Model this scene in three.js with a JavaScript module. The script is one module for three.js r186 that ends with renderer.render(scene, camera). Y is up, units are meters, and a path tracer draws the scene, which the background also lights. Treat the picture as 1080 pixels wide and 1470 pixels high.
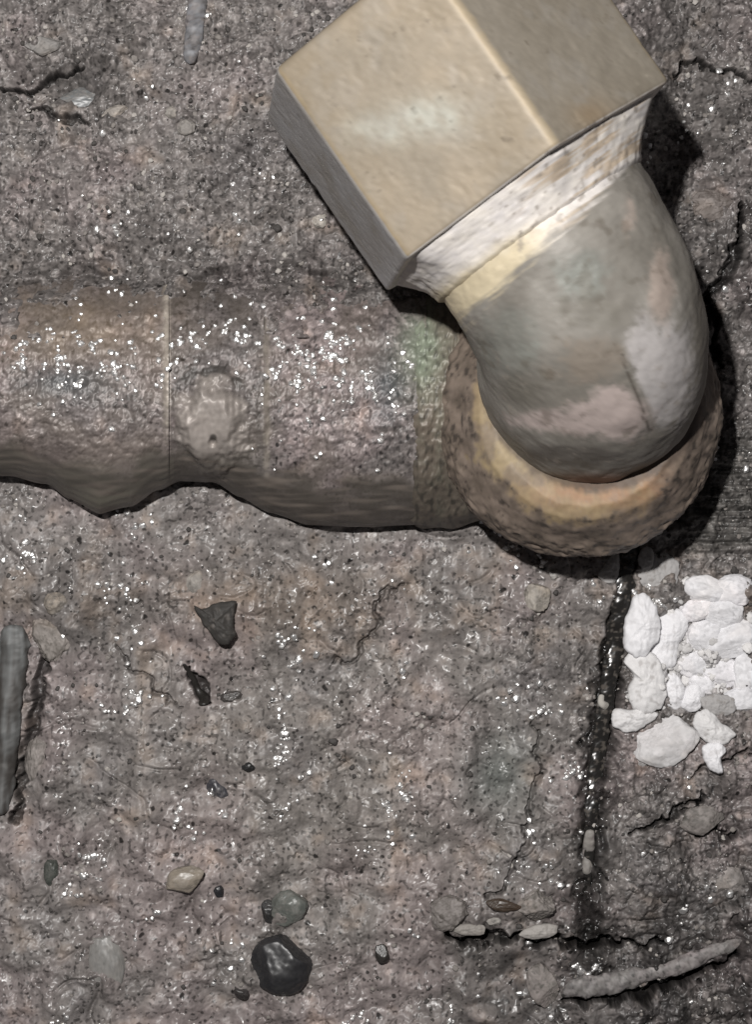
import * as THREE from 'three';
import { mergeGeometries } from 'three/addons/utils/BufferGeometryUtils.js';

// Everything is laid out in tenths of a millimetre: U to the right, V towards the bottom of the picture, height up.
const M = 1e-4, H = 3000, CU = 540, CV = 735;
const scene = new THREE.Scene();
const camera = new THREE.PerspectiveCamera(2 * Math.atan(735 / H) * 180 / Math.PI, 753 / 1024, 0.02, 20);
camera.position.set(0, H * M, 0); camera.up.set(0, 0, -1); camera.lookAt(0, 0, 0);
camera.focus = 0.287; camera.userData.fStop = 60;
scene.background = new THREE.Color().setRGB(0.055, 0.053, 0.055);
const flash = new THREE.SpotLight(new THREE.Color().setRGB(1, 0.975, 0.95), 0.335, 0, 0.9, 0.5, 2);   // the phone's flash, beside the lens
flash.position.set(-0.031, 0.297, -0.058); flash.target.position.set(0.0, 0, 0.0);
flash.castShadow = true; flash.shadow.mapSize.set(4096, 4096); flash.shadow.camera.near = 0.05; flash.shadow.camera.far = 2; flash.shadow.bias = -0.0004; flash.shadow.radius = 0.18;
scene.add(flash, flash.target);
const renderer = new THREE.WebGLRenderer({ antialias: true });
renderer.toneMapping = THREE.LinearToneMapping; renderer.toneMappingExposure = 1.0;
renderer.shadowMap.enabled = true;

// ---------- noise ----------
const clamp = (x, a = 0, b = 1) => x < a ? a : x > b ? b : x;
const sm = (a, b, x) => { const t = clamp((x - a) / (b - a)); return t * t * (3 - 2 * t); };
const mix = (a, b, t) => a + (b - a) * t;
function rng(s) { let a = s | 0; return () => { a = (a + 0x6d2b79f5) | 0; let t = Math.imul(a ^ (a >>> 15), 1 | a); t = (t + Math.imul(t ^ (t >>> 7), 61 | t)) ^ t; return ((t ^ (t >>> 14)) >>> 0) / 4294967296; }; }
const PT = new Uint8Array(512), RF = new Float32Array(256), GX = new Float32Array(256), GY = new Float32Array(256);
{ const r = rng(7), p = [...Array(256).keys()];
  for (let i = 255; i > 0; i--) { const j = Math.floor(r() * (i + 1)); [p[i], p[j]] = [p[j], p[i]]; }
  for (let i = 0; i < 512; i++) PT[i] = p[i & 255];
  for (let i = 0; i < 256; i++) { RF[i] = r(); const a = r() * 6.2832; GX[i] = Math.cos(a); GY[i] = Math.sin(a); } }
function n2(x, y) {
  const xi = Math.floor(x), yi = Math.floor(y), fx = x - xi, fy = y - yi, X = xi & 255, Y = yi & 255;
  const u = fx * fx * fx * (fx * (fx * 6 - 15) + 10), v = fy * fy * fy * (fy * (fy * 6 - 15) + 10);
  const a = PT[PT[X] + Y], b = PT[PT[X + 1] + Y], c = PT[PT[X] + Y + 1], d = PT[PT[X + 1] + Y + 1];
  const p = GX[a] * fx + GY[a] * fy, q = GX[b] * (fx - 1) + GY[b] * fy, r = GX[c] * fx + GY[c] * (fy - 1), s = GX[d] * (fx - 1) + GY[d] * (fy - 1);
  return 1.5 * (p + (q - p) * u + (r + (s - r) * u - p - (q - p) * u) * v);
}
function n3(x, y, z) {                                   // value noise, -1..1
  const xi = Math.floor(x), yi = Math.floor(y), zi = Math.floor(z);
  let fx = x - xi, fy = y - yi, fz = z - zi; fx *= fx * (3 - 2 * fx); fy *= fy * (3 - 2 * fy); fz *= fz * (3 - 2 * fz);
  const X = xi & 255, Y = yi & 255, Z = zi & 255, h = (i, j, k) => RF[PT[PT[PT[(X + i) & 255] + ((Y + j) & 255)] + ((Z + k) & 255)]];
  const a = mix(mix(h(0, 0, 0), h(1, 0, 0), fx), mix(h(0, 1, 0), h(1, 1, 0), fx), fy), b = mix(mix(h(0, 0, 1), h(1, 0, 1), fx), mix(h(0, 1, 1), h(1, 1, 1), fx), fy);
  return 2 * mix(a, b, fz) - 1;
}
const f2 = (x, y, o) => { let s = 0, a = 1, t = 0; for (let i = 0; i < o; i++) { s += a * n2(x, y); t += a; a *= 0.55; x = x * 2.03 + 17.3; y = y * 2.03 + 9.1; } return s / t; };
const f3 = (x, y, z, o) => { let s = 0, a = 1, t = 0; for (let i = 0; i < o; i++) { s += a * n3(x, y, z); t += a; a *= 0.55; x = x * 2.03 + 17.3; y = y * 2.03 + 9.1; z = z * 2.03 + 4.7; } return s / t; };
// nearest feature in a jittered grid: [distance in cells, id 0..1]
const cellOut = [0, 0];
function cell(x, y) {
  const xi = Math.floor(x), yi = Math.floor(y); let best = 9, id = 0;
  for (let j = -1; j < 2; j++) for (let i = -1; i < 2; i++) {
    const k = PT[PT[(xi + i) & 255] + ((yi + j) & 255)], dx = xi + i + RF[k] - x, dy = yi + j + RF[(k + 91) & 255] - y, d = dx * dx + dy * dy;
    if (d < best) { best = d; id = RF[(k + 173) & 255]; }
  }
  cellOut[0] = Math.sqrt(best); cellOut[1] = id; return cellOut;
}
function lineDist(pts, u, v) {                            // [distance, 0..1 along] to a polyline
  let b = 1e9, at = 0;
  for (let i = 0; i + 1 < pts.length; i++) {
    const [x0, y0] = pts[i], [x1, y1] = pts[i + 1], dx = x1 - x0, dy = y1 - y0, t = clamp(((u - x0) * dx + (v - y0) * dy) / (dx * dx + dy * dy));
    const d = Math.hypot(u - x0 - t * dx, v - y0 - t * dy); if (d < b) { b = d; at = (i + t) / (pts.length - 1); }
  }
  return [b, at];
}

// ---------- the lie of the soil ----------
const bank = (U, V) => {                                   // soil heaped against the far side of the pipe, lower to the right of the fitting
  const w = V + 26 * n2(U / 60, V / 60) + 12 * n2(U / 21, V / 21);
  const f = (8 + 12 * n2(U / 19, V / 19 + 6)) * Math.exp(-(((w - 418) / 40) ** 2)) * (1 - sm(540, 660, U)) * (0.8 + 0.6 * n2(U / 45, 5));
  return ((96 + 14 * n2(U / 210 + 3, V / 160)) * (1 - sm(402, 455, w)) + f) * (1 - 0.8 * sm(820, 980, U + 20 * n2(V / 50, 3)));
};
const CR = [   // cracks: points in picture units, half width, depth, darkness
  [[[624, 1288], [634, 1318], [650, 1341], [690, 1346], [740, 1344], [800, 1352], [860, 1356], [960, 1352]], 6, 30, 0.8],
  [[[806, 1438], [860, 1430], [925, 1420], [985, 1402], [1050, 1378]], 8, 34, 0.92],
  [[[968, 96], [1000, 86], [1036, 100], [1080, 116]], 4, 22, 0.8],
  [[[1062, 300], [1050, 380], [1018, 428], [1035, 520]], 7, 26, 0.75],
  [[[270, 955], [284, 985], [292, 1010]], 4, 16, 0.8],
  [[[478, 952], [518, 936], [544, 902], [538, 862], [575, 842]], 3.4, 9, 0.4],
  [[[900, 1196], [955, 1178], [985, 1158], [1010, 1140]], 4, 20, 0.75],
  [[[985, 1160], [1010, 1190], [1060, 1204]], 4, 16, 0.6],
  [[[70, 925], [52, 1000], [38, 1080], [24, 1170]], 11, 26, 0.75],
  [[[0, 128], [45, 126], [78, 112], [120, 96]], 5, 22, 0.8],
  [[[40, 150], [80, 168], [128, 172]], 5, 18, 0.75],
  [[[160, 930], [196, 962], [240, 1012], [262, 1016]], 3, 9, 0.4],
  [[[768, 1040], [775, 1120], [740, 1250], [700, 1290]], 4, 10, 0.4],
  [[[990, 1120], [1040, 1090], [1080, 1075]], 4, 14, 0.5],
].map(([p, w, d, k]) => { const us = p.map((q) => q[0]), vs = p.map((q) => q[1]); return { p, w, d, k, box: [Math.min(...us) - 40, Math.max(...us) + 40, Math.min(...vs) - 40, Math.max(...vs) + 40] }; });
const SEAM = [[906, 770], [897, 830], [886, 900], [876, 950], [868, 1010], [860, 1070], [852, 1150], [848, 1220], [846, 1290], [850, 1370], [840, 1400]];
// gentle forms: u, v, radius u, radius v, height
const FORMS = [[95, 128, 62, 30, -30], [400, 885, 150, 62, 20], [480, 910, 60, 50, 12], [300, 1060, 150, 80, 9], [90, 880, 46, 46, 24], [85, 1080, 36, 80, 18], [600, 1180, 160, 90, 10], [640, 1320, 40, 30, 22], [740, 1290, 60, 34, 16],
  [960, 1260, 90, 60, 18], [1010, 1150, 40, 30, 14], [420, 1290, 80, 26, -12], [260, 1265, 60, 26, 16], [150, 1400, 70, 90, 14], [980, 200, 60, 110, -34], [1030, 300, 60, 70, 18], [560, 1060, 90, 60, 8], [700, 900, 90, 60, 12], [960, 1440, 130, 40, 18],
  [180, 60, 60, 26, 14], [60, 300, 60, 50, 10], [270, 340, 110, 16, 12], [800, 870, 50, 60, 8], [520, 1330, 60, 40, 10], [330, 930, 40, 26, -12], [1030, 720, 60, 60, 14], [70, 420, 90, 18, -14]];
const toPic = (U, V) => { const s = 1 / (1 - bank(U, V) / H); return [CU + (U - CU) * s, CV + (V - CV) * s]; };
function crack(u, v) {                                     // [depth, darkness]
  let d = 0, k = 0;
  for (const c of CR) {
    if (u < c.box[0] || u > c.box[1] || v < c.box[2] || v > c.box[3]) continue;
    const wu = u + 12 * n2(u / 26, v / 26) + 3 * n2(u / 7, v / 7), wv = v + 13 * n2(u / 26 + 40, v / 26) + 3 * n2(u / 7 + 9, v / 7);
    const [e, at] = lineDist(c.p, wu, wv), w = c.w * (0.35 + 0.85 * Math.sin(Math.PI * clamp(at, 0.06, 0.94))) * (1 + 0.5 * n2(u / 13, v / 13 + 5)), f = 1 - sm(0.3 * w, 1.25 * w, e);
    d = Math.max(d, c.d * f); k = Math.max(k, c.k * (1 - sm(0.3 * w, 1.6 * w, e)));
  }
  return [d, k];
}
function seam(u, v) {
  if (u < 780 || u > 980 || v < 740 || v > 1440) return 0;
  const [e, at] = lineDist(SEAM, u + 5 * n2(u / 16, v / 16) + 10 * sm(930, 1000, v) * n2(u / 30, v / 30), v), w = mix(14, 20, sm(900, 1050, v)) * (1 + 0.4 * n2(v / 22, 7));
  return (1 - sm(w * 0.55, w * 1.25, e)) * (1 - sm(0.86, 1, at)) * mix(1, 0.65 + 0.35 * n2(u / 9, v / 14), sm(930, 1050, v));
}
const streak = (u, v) => sm(955, 1005, u + 12 * n2(u / 30, v / 30)) * sm(585, 640, v) * (1 - sm(770, 815, v));         // fibrous ground by the right edge
const grainy = (u, v) => clamp(0.55 + 0.45 * (1 - sm(380, 480, v)) + 0.5 * sm(860, 920, u) - 0.45 * sm(600, 800, v) * (1 - sm(740, 880, u)) + 0.5 * n2(u / 90, v / 90));
function drape(U, V) {
  if (U > 625 || V < 380 || V > 500) return -1e3;
  const top = U < 245 ? 171 : 167; let h = 120, v = V;
  for (let i = 0; i < 3; i++) { v = CV + (V - CV) / (1 - h / H); const q = (566 - v) / 178; if (Math.abs(q) >= 1) return -1e3; h = 24 + top * Math.sqrt(1 - q * q); }
  return h + 9 * n2(U / 32, V / 24 + 50) + 6 * n2(U / 11, V / 11 + 20) + 3 * n2(U / 5, V / 5) + mix(10, -15, sm(395, 452, v + 16 * n2(U / 45 + 7, 2))) - 40 * sm(595, 625, U);
}
function soil(U, V) {
  const [u, v] = toPic(U, V);
  let h = Math.max(bank(U, V), drape(U, V));
  for (const [a, b, ra, rb, k] of FORMS) { const x = (u - a) / ra, y = (v - b) / rb, q = x * x + y * y; if (q < 6) h += k * Math.exp(-q * 1.2); }
  const g = grainy(u, v), st = streak(u, v), inR = u > -300 && u < 1400 && v > -300 && v < 1800;
  const lump = n2(u / 46 + 8, v / 46); h += 16 * n2(u / 130, v / 130) + 13 * lump + 4 * Math.abs(lump) + 6 * n2(u / 24, v / 24 + 4) - 5 * (1 - sm(0, 0.12, Math.abs(n2(u / 70 + 30, v / 55)))) * sm(0.05, 0.4, n2(u / 90 + 3, v / 90 + 60));
  if (!inR) return h;
  const far = 1 - sm(20, 220, Math.max(-40 - U, U - 1120, -40 - V, V - 1510)), h0 = h;
  if (far <= 0) return h;
  const [cd, ck] = crack(u, v); const sk = seam(u, v);
  h -= cd + 16 * sk;
  // grains of three sizes, standing up like little domes
  let c = cell(u / 27 + 0.3 * n2(u / 20, v / 20), v / 27); h += (c[1] > 0.6 ? 8 : 2.5) * Math.max(0, 1 - 3.4 * c[0] * c[0]) * (0.35 + 0.65 * g);
  c = cell(u / 12 + 0.35 * n2(u / 9, v / 9), v / 12 + 31); h += (2.2 + 3.4 * c[1]) * Math.max(0, 1 - 1.9 * c[0] * c[0]) * (0.18 + 0.82 * g);
  h += (0.8 + 1.5 * g) * n2(u / 6.3, v / 6.3) + (0.35 + 0.6 * g) * n2(u / 3.1 + 5, v / 3.1);
  // pits
  c = cell(u / 15 + 77, v / 15 + 12); if (c[1] < 0.4) h -= 4.5 * (1 - sm(0.06, 0.3 * (0.5 + c[1]), c[0])) * (1 - 0.4 * g);
  if (st > 0) h += st * (9 * n2(u / 120, v / 9) + 5 * n2(u / 70, v / 4.5 + 3) - 3);
  return mix(h0, h, far);
}

// ---------- colour and wetness of the soil ----------
const wetOut = [0, 0, 0, 0];
function soilLook(u, v, plain) {                           // linear r, g, b and roughness
  const g = grainy(u, v), a = f2(u / 170 + 11, v / 170, 3), b = f2(u / 60, v / 60 + 21, 3), fine = n2(u / 7, v / 7 + 3), vf = n2(u / 3.2, v / 3.2);
  let r = 0.200, G = 0.183, B = 0.175;
  const pink = sm(0.0, 0.6, a + 0.25 * sm(700, 1200, v)), brown = sm(0.1, 0.6, b + 0.25 * sm(750, 860, v) * (1 - sm(880, 980, v))), grey = sm(0.1, 0.6, -a + 0.2 * b);
  r *= 1 + 0.05 * pink + 0.04 * brown - 0.035 * grey; G *= 1 - 0.012 * pink - 0.04 * brown - 0.03 * grey; B *= 1 + 0.01 * pink - 0.12 * brown;
  let k = 1 + 0.42 * b + 0.28 * a + (0.14 + 0.14 * g) * fine + (0.14 + 0.12 * g) * vf;
  k *= 1 - 0.55 * sm(0.42, 0.62, n2(u / 5.6 + 60, v / 5.6) + 0.4 * n2(u / 14, v / 14 + 70) + 0.25 * n2(u / 60 + 9, v / 60)) ;
  let rough = 0.43 + 0.22 * b + 0.08 * fine;
  // grains each of their own tone
  let c = cell(u / 12 + 0.35 * n2(u / 9, v / 9), v / 12 + 31), e = c[1];
  k *= mix(1, e < 0.22 ? 0.62 : e > 0.88 ? 1.4 : 0.9 + 0.25 * e, (1 - sm(0.35, 0.62, c[0])) * (0.35 + 0.55 * g));
  if (c[0] > 0.55) k *= 1 - 0.3 * g;
  c = cell(u / 8.5 + 41, v / 8.5 + 3); e = c[1];
  if (e < 0.26) k *= 1 - 0.74 * (1 - sm(0.12 + 0.28 * e, 0.3 + 0.35 * e, c[0] + 0.1 * vf)) * clamp(0.7 + 0.9 * n2(u / 55, v / 55 + 9));
  c = cell(u / 26 + 17, v / 26 + 63); e = c[1];
  if (e < 0.13) k *= 1 - 0.85 * (1 - sm(0.05 + 0.5 * e, 0.1 + 0.62 * e, c[0] + 0.12 * fine));
  else if (e > 0.93) { const q = 0.6 * (1 - sm(0.1, 0.26, c[0] + 0.08 * fine)); k *= 1 + q * 0.9; }
  rough += (c[1] - 0.5) * 0.2;
  if (plain) { wetOut[0] = r * k; wetOut[1] = G * k; wetOut[2] = B * k; wetOut[3] = rough; return wetOut; }
  // the dark damp band north of the pipe and other stains
  k *= 1 - 0.26 * sm(300, 400, v + 20 * b) * (1 - sm(430, 520, v)) * (1 - sm(620, 760, u));
  k *= 1 - 0.30 * Math.exp(-(((u - 100) / 62) ** 2 + ((v - 125) / 36) ** 2));
  k *= 1 - 0.35 * Math.exp(-(((u - 120) / 90) ** 2 + ((v - 905) / 60) ** 2)) * (0.6 + 0.4 * b);
  k *= 1 - (0.22 + 0.35 * sm(-0.05, 0.4, n2(u / 34 + 12, v / 26) + 0.5 * n2(u / 13, v / 11))) * sm(1250, 1330, v + 40 * b) * sm(560, 680, u);
  k *= 1 - (0.10 + 0.42 * sm(0.0, 0.4, n2(u / 30 + 2, v / 30) + 0.5 * n2(u / 12, v / 12))) * sm(880, 930, u) * sm(1090, 1140, v);
  if (v > 900 && v < 1420 && u > 740 && u < 960) k *= 1 - 0.6 * (1 - sm(6, 46, lineDist(SEAM, u + 16 * n2(u / 20, v / 26), v)[0] + 16 * n2(u / 11, v / 16))) * sm(900, 960, v);
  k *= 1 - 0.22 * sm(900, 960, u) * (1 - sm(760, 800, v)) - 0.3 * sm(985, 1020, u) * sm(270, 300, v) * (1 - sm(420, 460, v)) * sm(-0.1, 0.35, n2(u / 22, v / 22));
  const warm = Math.exp(-(((u - 500) / 330) ** 2 + ((v - 1130) / 260) ** 2)); k *= 1 + 0.14 * warm; B *= 1 - 0.03 * warm;
  const red = Math.exp(-(((u - 410) / 150) ** 2 + ((v - 865) / 45) ** 2)); r *= 1 + 0.08 * red; B *= 1 - 0.08 * red; k *= 1 - 0.12 * red;
  const green = Math.exp(-(((u - 710) / 60) ** 2 + ((v - 1110) / 60) ** 2)); r *= 1 - 0.12 * green; k *= 1 - 0.10 * green;
  const st = streak(u, v); if (st > 0) { k *= mix(1, 0.82 + 0.35 * n2(u / 110, v / 5) + 0.2 * n2(u / 60, v / 14), st); r = mix(r, 0.17, st); G = mix(G, 0.16, st); B = mix(B, 0.15, st); }
  const chalk = sm(0.0, 0.35, 0.55 - Math.hypot((u - 985) / 130, (v - 945) / 150) + 0.35 * b); if (chalk > 0) { const q = chalk * 0.85; r = mix(r, 0.52, q); G = mix(G, 0.51, q); B = mix(B, 0.515, q); }
  const ck = crack(u, v)[1]; k *= 1 - ck;
  const sk = seam(u, v); k *= 1 - 0.9 * sk; rough -= 0.2 * sk;
  k = Math.max(k, 0.05);
  wetOut[0] = r * k; wetOut[1] = G * k; wetOut[2] = B * k; wetOut[3] = rough; return wetOut;
}

const tag = (o, label, category, group, kind) => { if (label) o.userData.label = label; if (category) o.userData.category = category; if (group) o.userData.group = group; if (kind) o.userData.kind = kind; return o; };
const mesh = (name, g, m, parent = scene) => { const o = new THREE.Mesh(g, m); o.name = name; o.castShadow = o.receiveShadow = true; parent.add(o); return o; };
const world = (g) => { g.translate(-CU, 0, -CV); g.scale(M, M, M); return g; };

// ---------- ground: one sheet, fine where the photograph looks, coarser outwards ----------
const R0 = [-40, 1120, -40, 1510];
function axis(a, b, step) {
  const out = []; for (let x = a; x <= b + 1e-6; x += step) out.push(x);
  for (let s = step * 1.6, x = b; x < b + 5200; s *= 1.25) { x += s; out.push(x); }
  const low = []; for (let s = step * 1.6, x = a; x > a - 5200; s *= 1.25) { x -= s; low.unshift(x); }
  return Float64Array.from([...low, ...out]);
}
const EDGE = [[14, 684], [65, 694], [97, 716], [143, 738], [188, 727], [227, 703], [259, 690], [305, 692], [343, 713], [389, 736], [441, 752], [518, 757], [580, 755], [640, 750], [700, 742]];
{
  const xs = axis(R0[0], R0[1], 1.5), zs = axis(R0[2], R0[3], 1.5), nx = xs.length, nz = zs.length;
  const pos = new Float32Array(nx * nz * 3), uv = new Float32Array(nx * nz * 2), idx = new Uint32Array((nx - 1) * (nz - 1) * 6);
  let p = 0, q = 0;
  for (let j = 0; j < nz; j++) for (let i = 0; i < nx; i++) {
    const U = xs[i], V = zs[j];
    pos[p++] = (U - CU) * M; pos[p++] = soil(U, V) * M; pos[p++] = (V - CV) * M;
    uv[q++] = (U - R0[0]) / (R0[1] - R0[0]); uv[q++] = (V - R0[2]) / (R0[3] - R0[2]);
  }
  let t = 0;
  for (let j = 0; j + 1 < nz; j++) for (let i = 0; i + 1 < nx; i++) { const a = j * nx + i, b = a + nx; idx[t++] = a; idx[t++] = b; idx[t++] = a + 1; idx[t++] = a + 1; idx[t++] = b; idx[t++] = b + 1; }
  const g = new THREE.BufferGeometry();
  g.setAttribute('position', new THREE.BufferAttribute(pos, 3)); g.setAttribute('uv', new THREE.BufferAttribute(uv, 2)); g.setIndex(new THREE.BufferAttribute(idx, 1)); g.computeVertexNormals();
  const TW = 1344, TH = 1792, col = new Uint8Array(TW * TH * 4), rg = new Uint8Array(TW * TH * 4), lut = new Uint8Array(4097);
  for (let i = 0; i <= 4096; i++) { const x = i / 4096; lut[i] = Math.round(255 * (x <= 0.0031308 ? 12.92 * x : 1.055 * x ** (1 / 2.4) - 0.055)); }
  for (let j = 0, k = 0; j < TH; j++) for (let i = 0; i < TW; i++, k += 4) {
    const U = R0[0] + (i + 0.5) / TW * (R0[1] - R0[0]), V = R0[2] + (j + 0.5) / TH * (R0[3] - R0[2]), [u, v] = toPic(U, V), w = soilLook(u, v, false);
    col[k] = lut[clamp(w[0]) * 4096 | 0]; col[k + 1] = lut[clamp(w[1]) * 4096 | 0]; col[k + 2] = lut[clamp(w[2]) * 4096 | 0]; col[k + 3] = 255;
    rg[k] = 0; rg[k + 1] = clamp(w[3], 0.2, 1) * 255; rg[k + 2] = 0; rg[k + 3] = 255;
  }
  const tex = (d, srgb) => { const x = new THREE.DataTexture(d, TW, TH, THREE.RGBAFormat); x.magFilter = THREE.LinearFilter; x.minFilter = THREE.LinearMipmapLinearFilter; x.generateMipmaps = true; x.wrapS = x.wrapT = THREE.MirroredRepeatWrapping; if (srgb) x.colorSpace = THREE.SRGBColorSpace; x.needsUpdate = true; return x; };
  const gm = new THREE.MeshStandardMaterial({ map: tex(col, true), roughnessMap: tex(rg, false), roughness: 1, metalness: 0 });
  tag(mesh('ground', g, gm), 'wet grey brown gritty soil around the half buried pipe', 'soil', null, 'structure');
}

// ---------- materials shared by the objects (tone comes from vertex colours) ----------
const VC = (rough, metal = 0, extra = {}) => new THREE.MeshPhysicalMaterial({ vertexColors: true, roughness: rough, metalness: metal, side: THREE.DoubleSide, ...extra });
const wetMetal = VC(0.5, 0.12), brass = VC(0.56, 0.12), dullBrass = VC(0.6, 0.06), crust = VC(0.75), wetStone = VC(0.38), dryStone = VC(0.7), wetTar = VC(0.22), wetMud = VC(0.45), chalkMat = VC(0.8), woodMat = VC(0.6);

// a grid surface: f(i / ni, j / nj) -> [U, h, V], c(point, s, t) -> linear colour
function sheet(ni, nj, f, c, closed = false) {
  const pos = [], colr = [], idx = [], w = ni + 1;
  for (let j = 0; j <= nj; j++) for (let i = 0; i <= ni; i++) { const P = f(i / ni, j / nj); pos.push(P[0], P[1], P[2]); const k = c(P, i / ni, j / nj); colr.push(clamp(k[0], 0.004), clamp(k[1], 0.004), clamp(k[2], 0.004)); }
  for (let j = 0; j < nj; j++) for (let i = 0; i < ni; i++) { const a = j * w + i, b = a + w; idx.push(a, b, a + 1, a + 1, b, b + 1); }
  const g = new THREE.BufferGeometry(); g.setAttribute('position', new THREE.Float32BufferAttribute(pos, 3)); g.setAttribute('color', new THREE.Float32BufferAttribute(colr, 3)); g.setIndex(idx); g.computeVertexNormals();
  if (closed) { const n = g.attributes.normal; for (let j = 0; j <= nj; j++) { const a = j * w, b = a + ni; const x = n.getX(a) + n.getX(b), y = n.getY(a) + n.getY(b), z = n.getZ(a) + n.getZ(b), l = Math.hypot(x, y, z) || 1; n.setXYZ(a, x / l, y / l, z / l); n.setXYZ(b, x / l, y / l, z / l); } }
  return world(g);
}
const pic = (P) => { const s = 1 / (1 - P[1] / H); return [CU + (P[0] - CU) * s, CV + (P[2] - CV) * s]; };
const plane = (u, v, h) => { const s = 1 - h / H; return [CU + (u - CU) * s, CV + (v - CV) * s]; };
const blob = (u, v, a, b, ra, rb = ra) => Math.exp(-(((u - a) / ra) ** 2 + ((v - b) / rb) ** 2));
const mix3 = (a, b, t) => [mix(a[0], b[0], t), mix(a[1], b[1], t), mix(a[2], b[2], t)];

// ---------- the pipe and its elbow: one rigid thing ----------
const fit = new THREE.Group(); fit.name = 'pipe_fitting'; scene.add(fit);
tag(fit, 'half buried copper pipe ending in an elbow with a square edged brass nut', 'pipe fitting');
const AX = [0.57, 0.82], PX = [0.82, -0.57];
const tp = (t, p, h) => [CU + AX[0] * t + PX[0] * p, h, CV + AX[1] * t + PX[1] * p];

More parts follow.
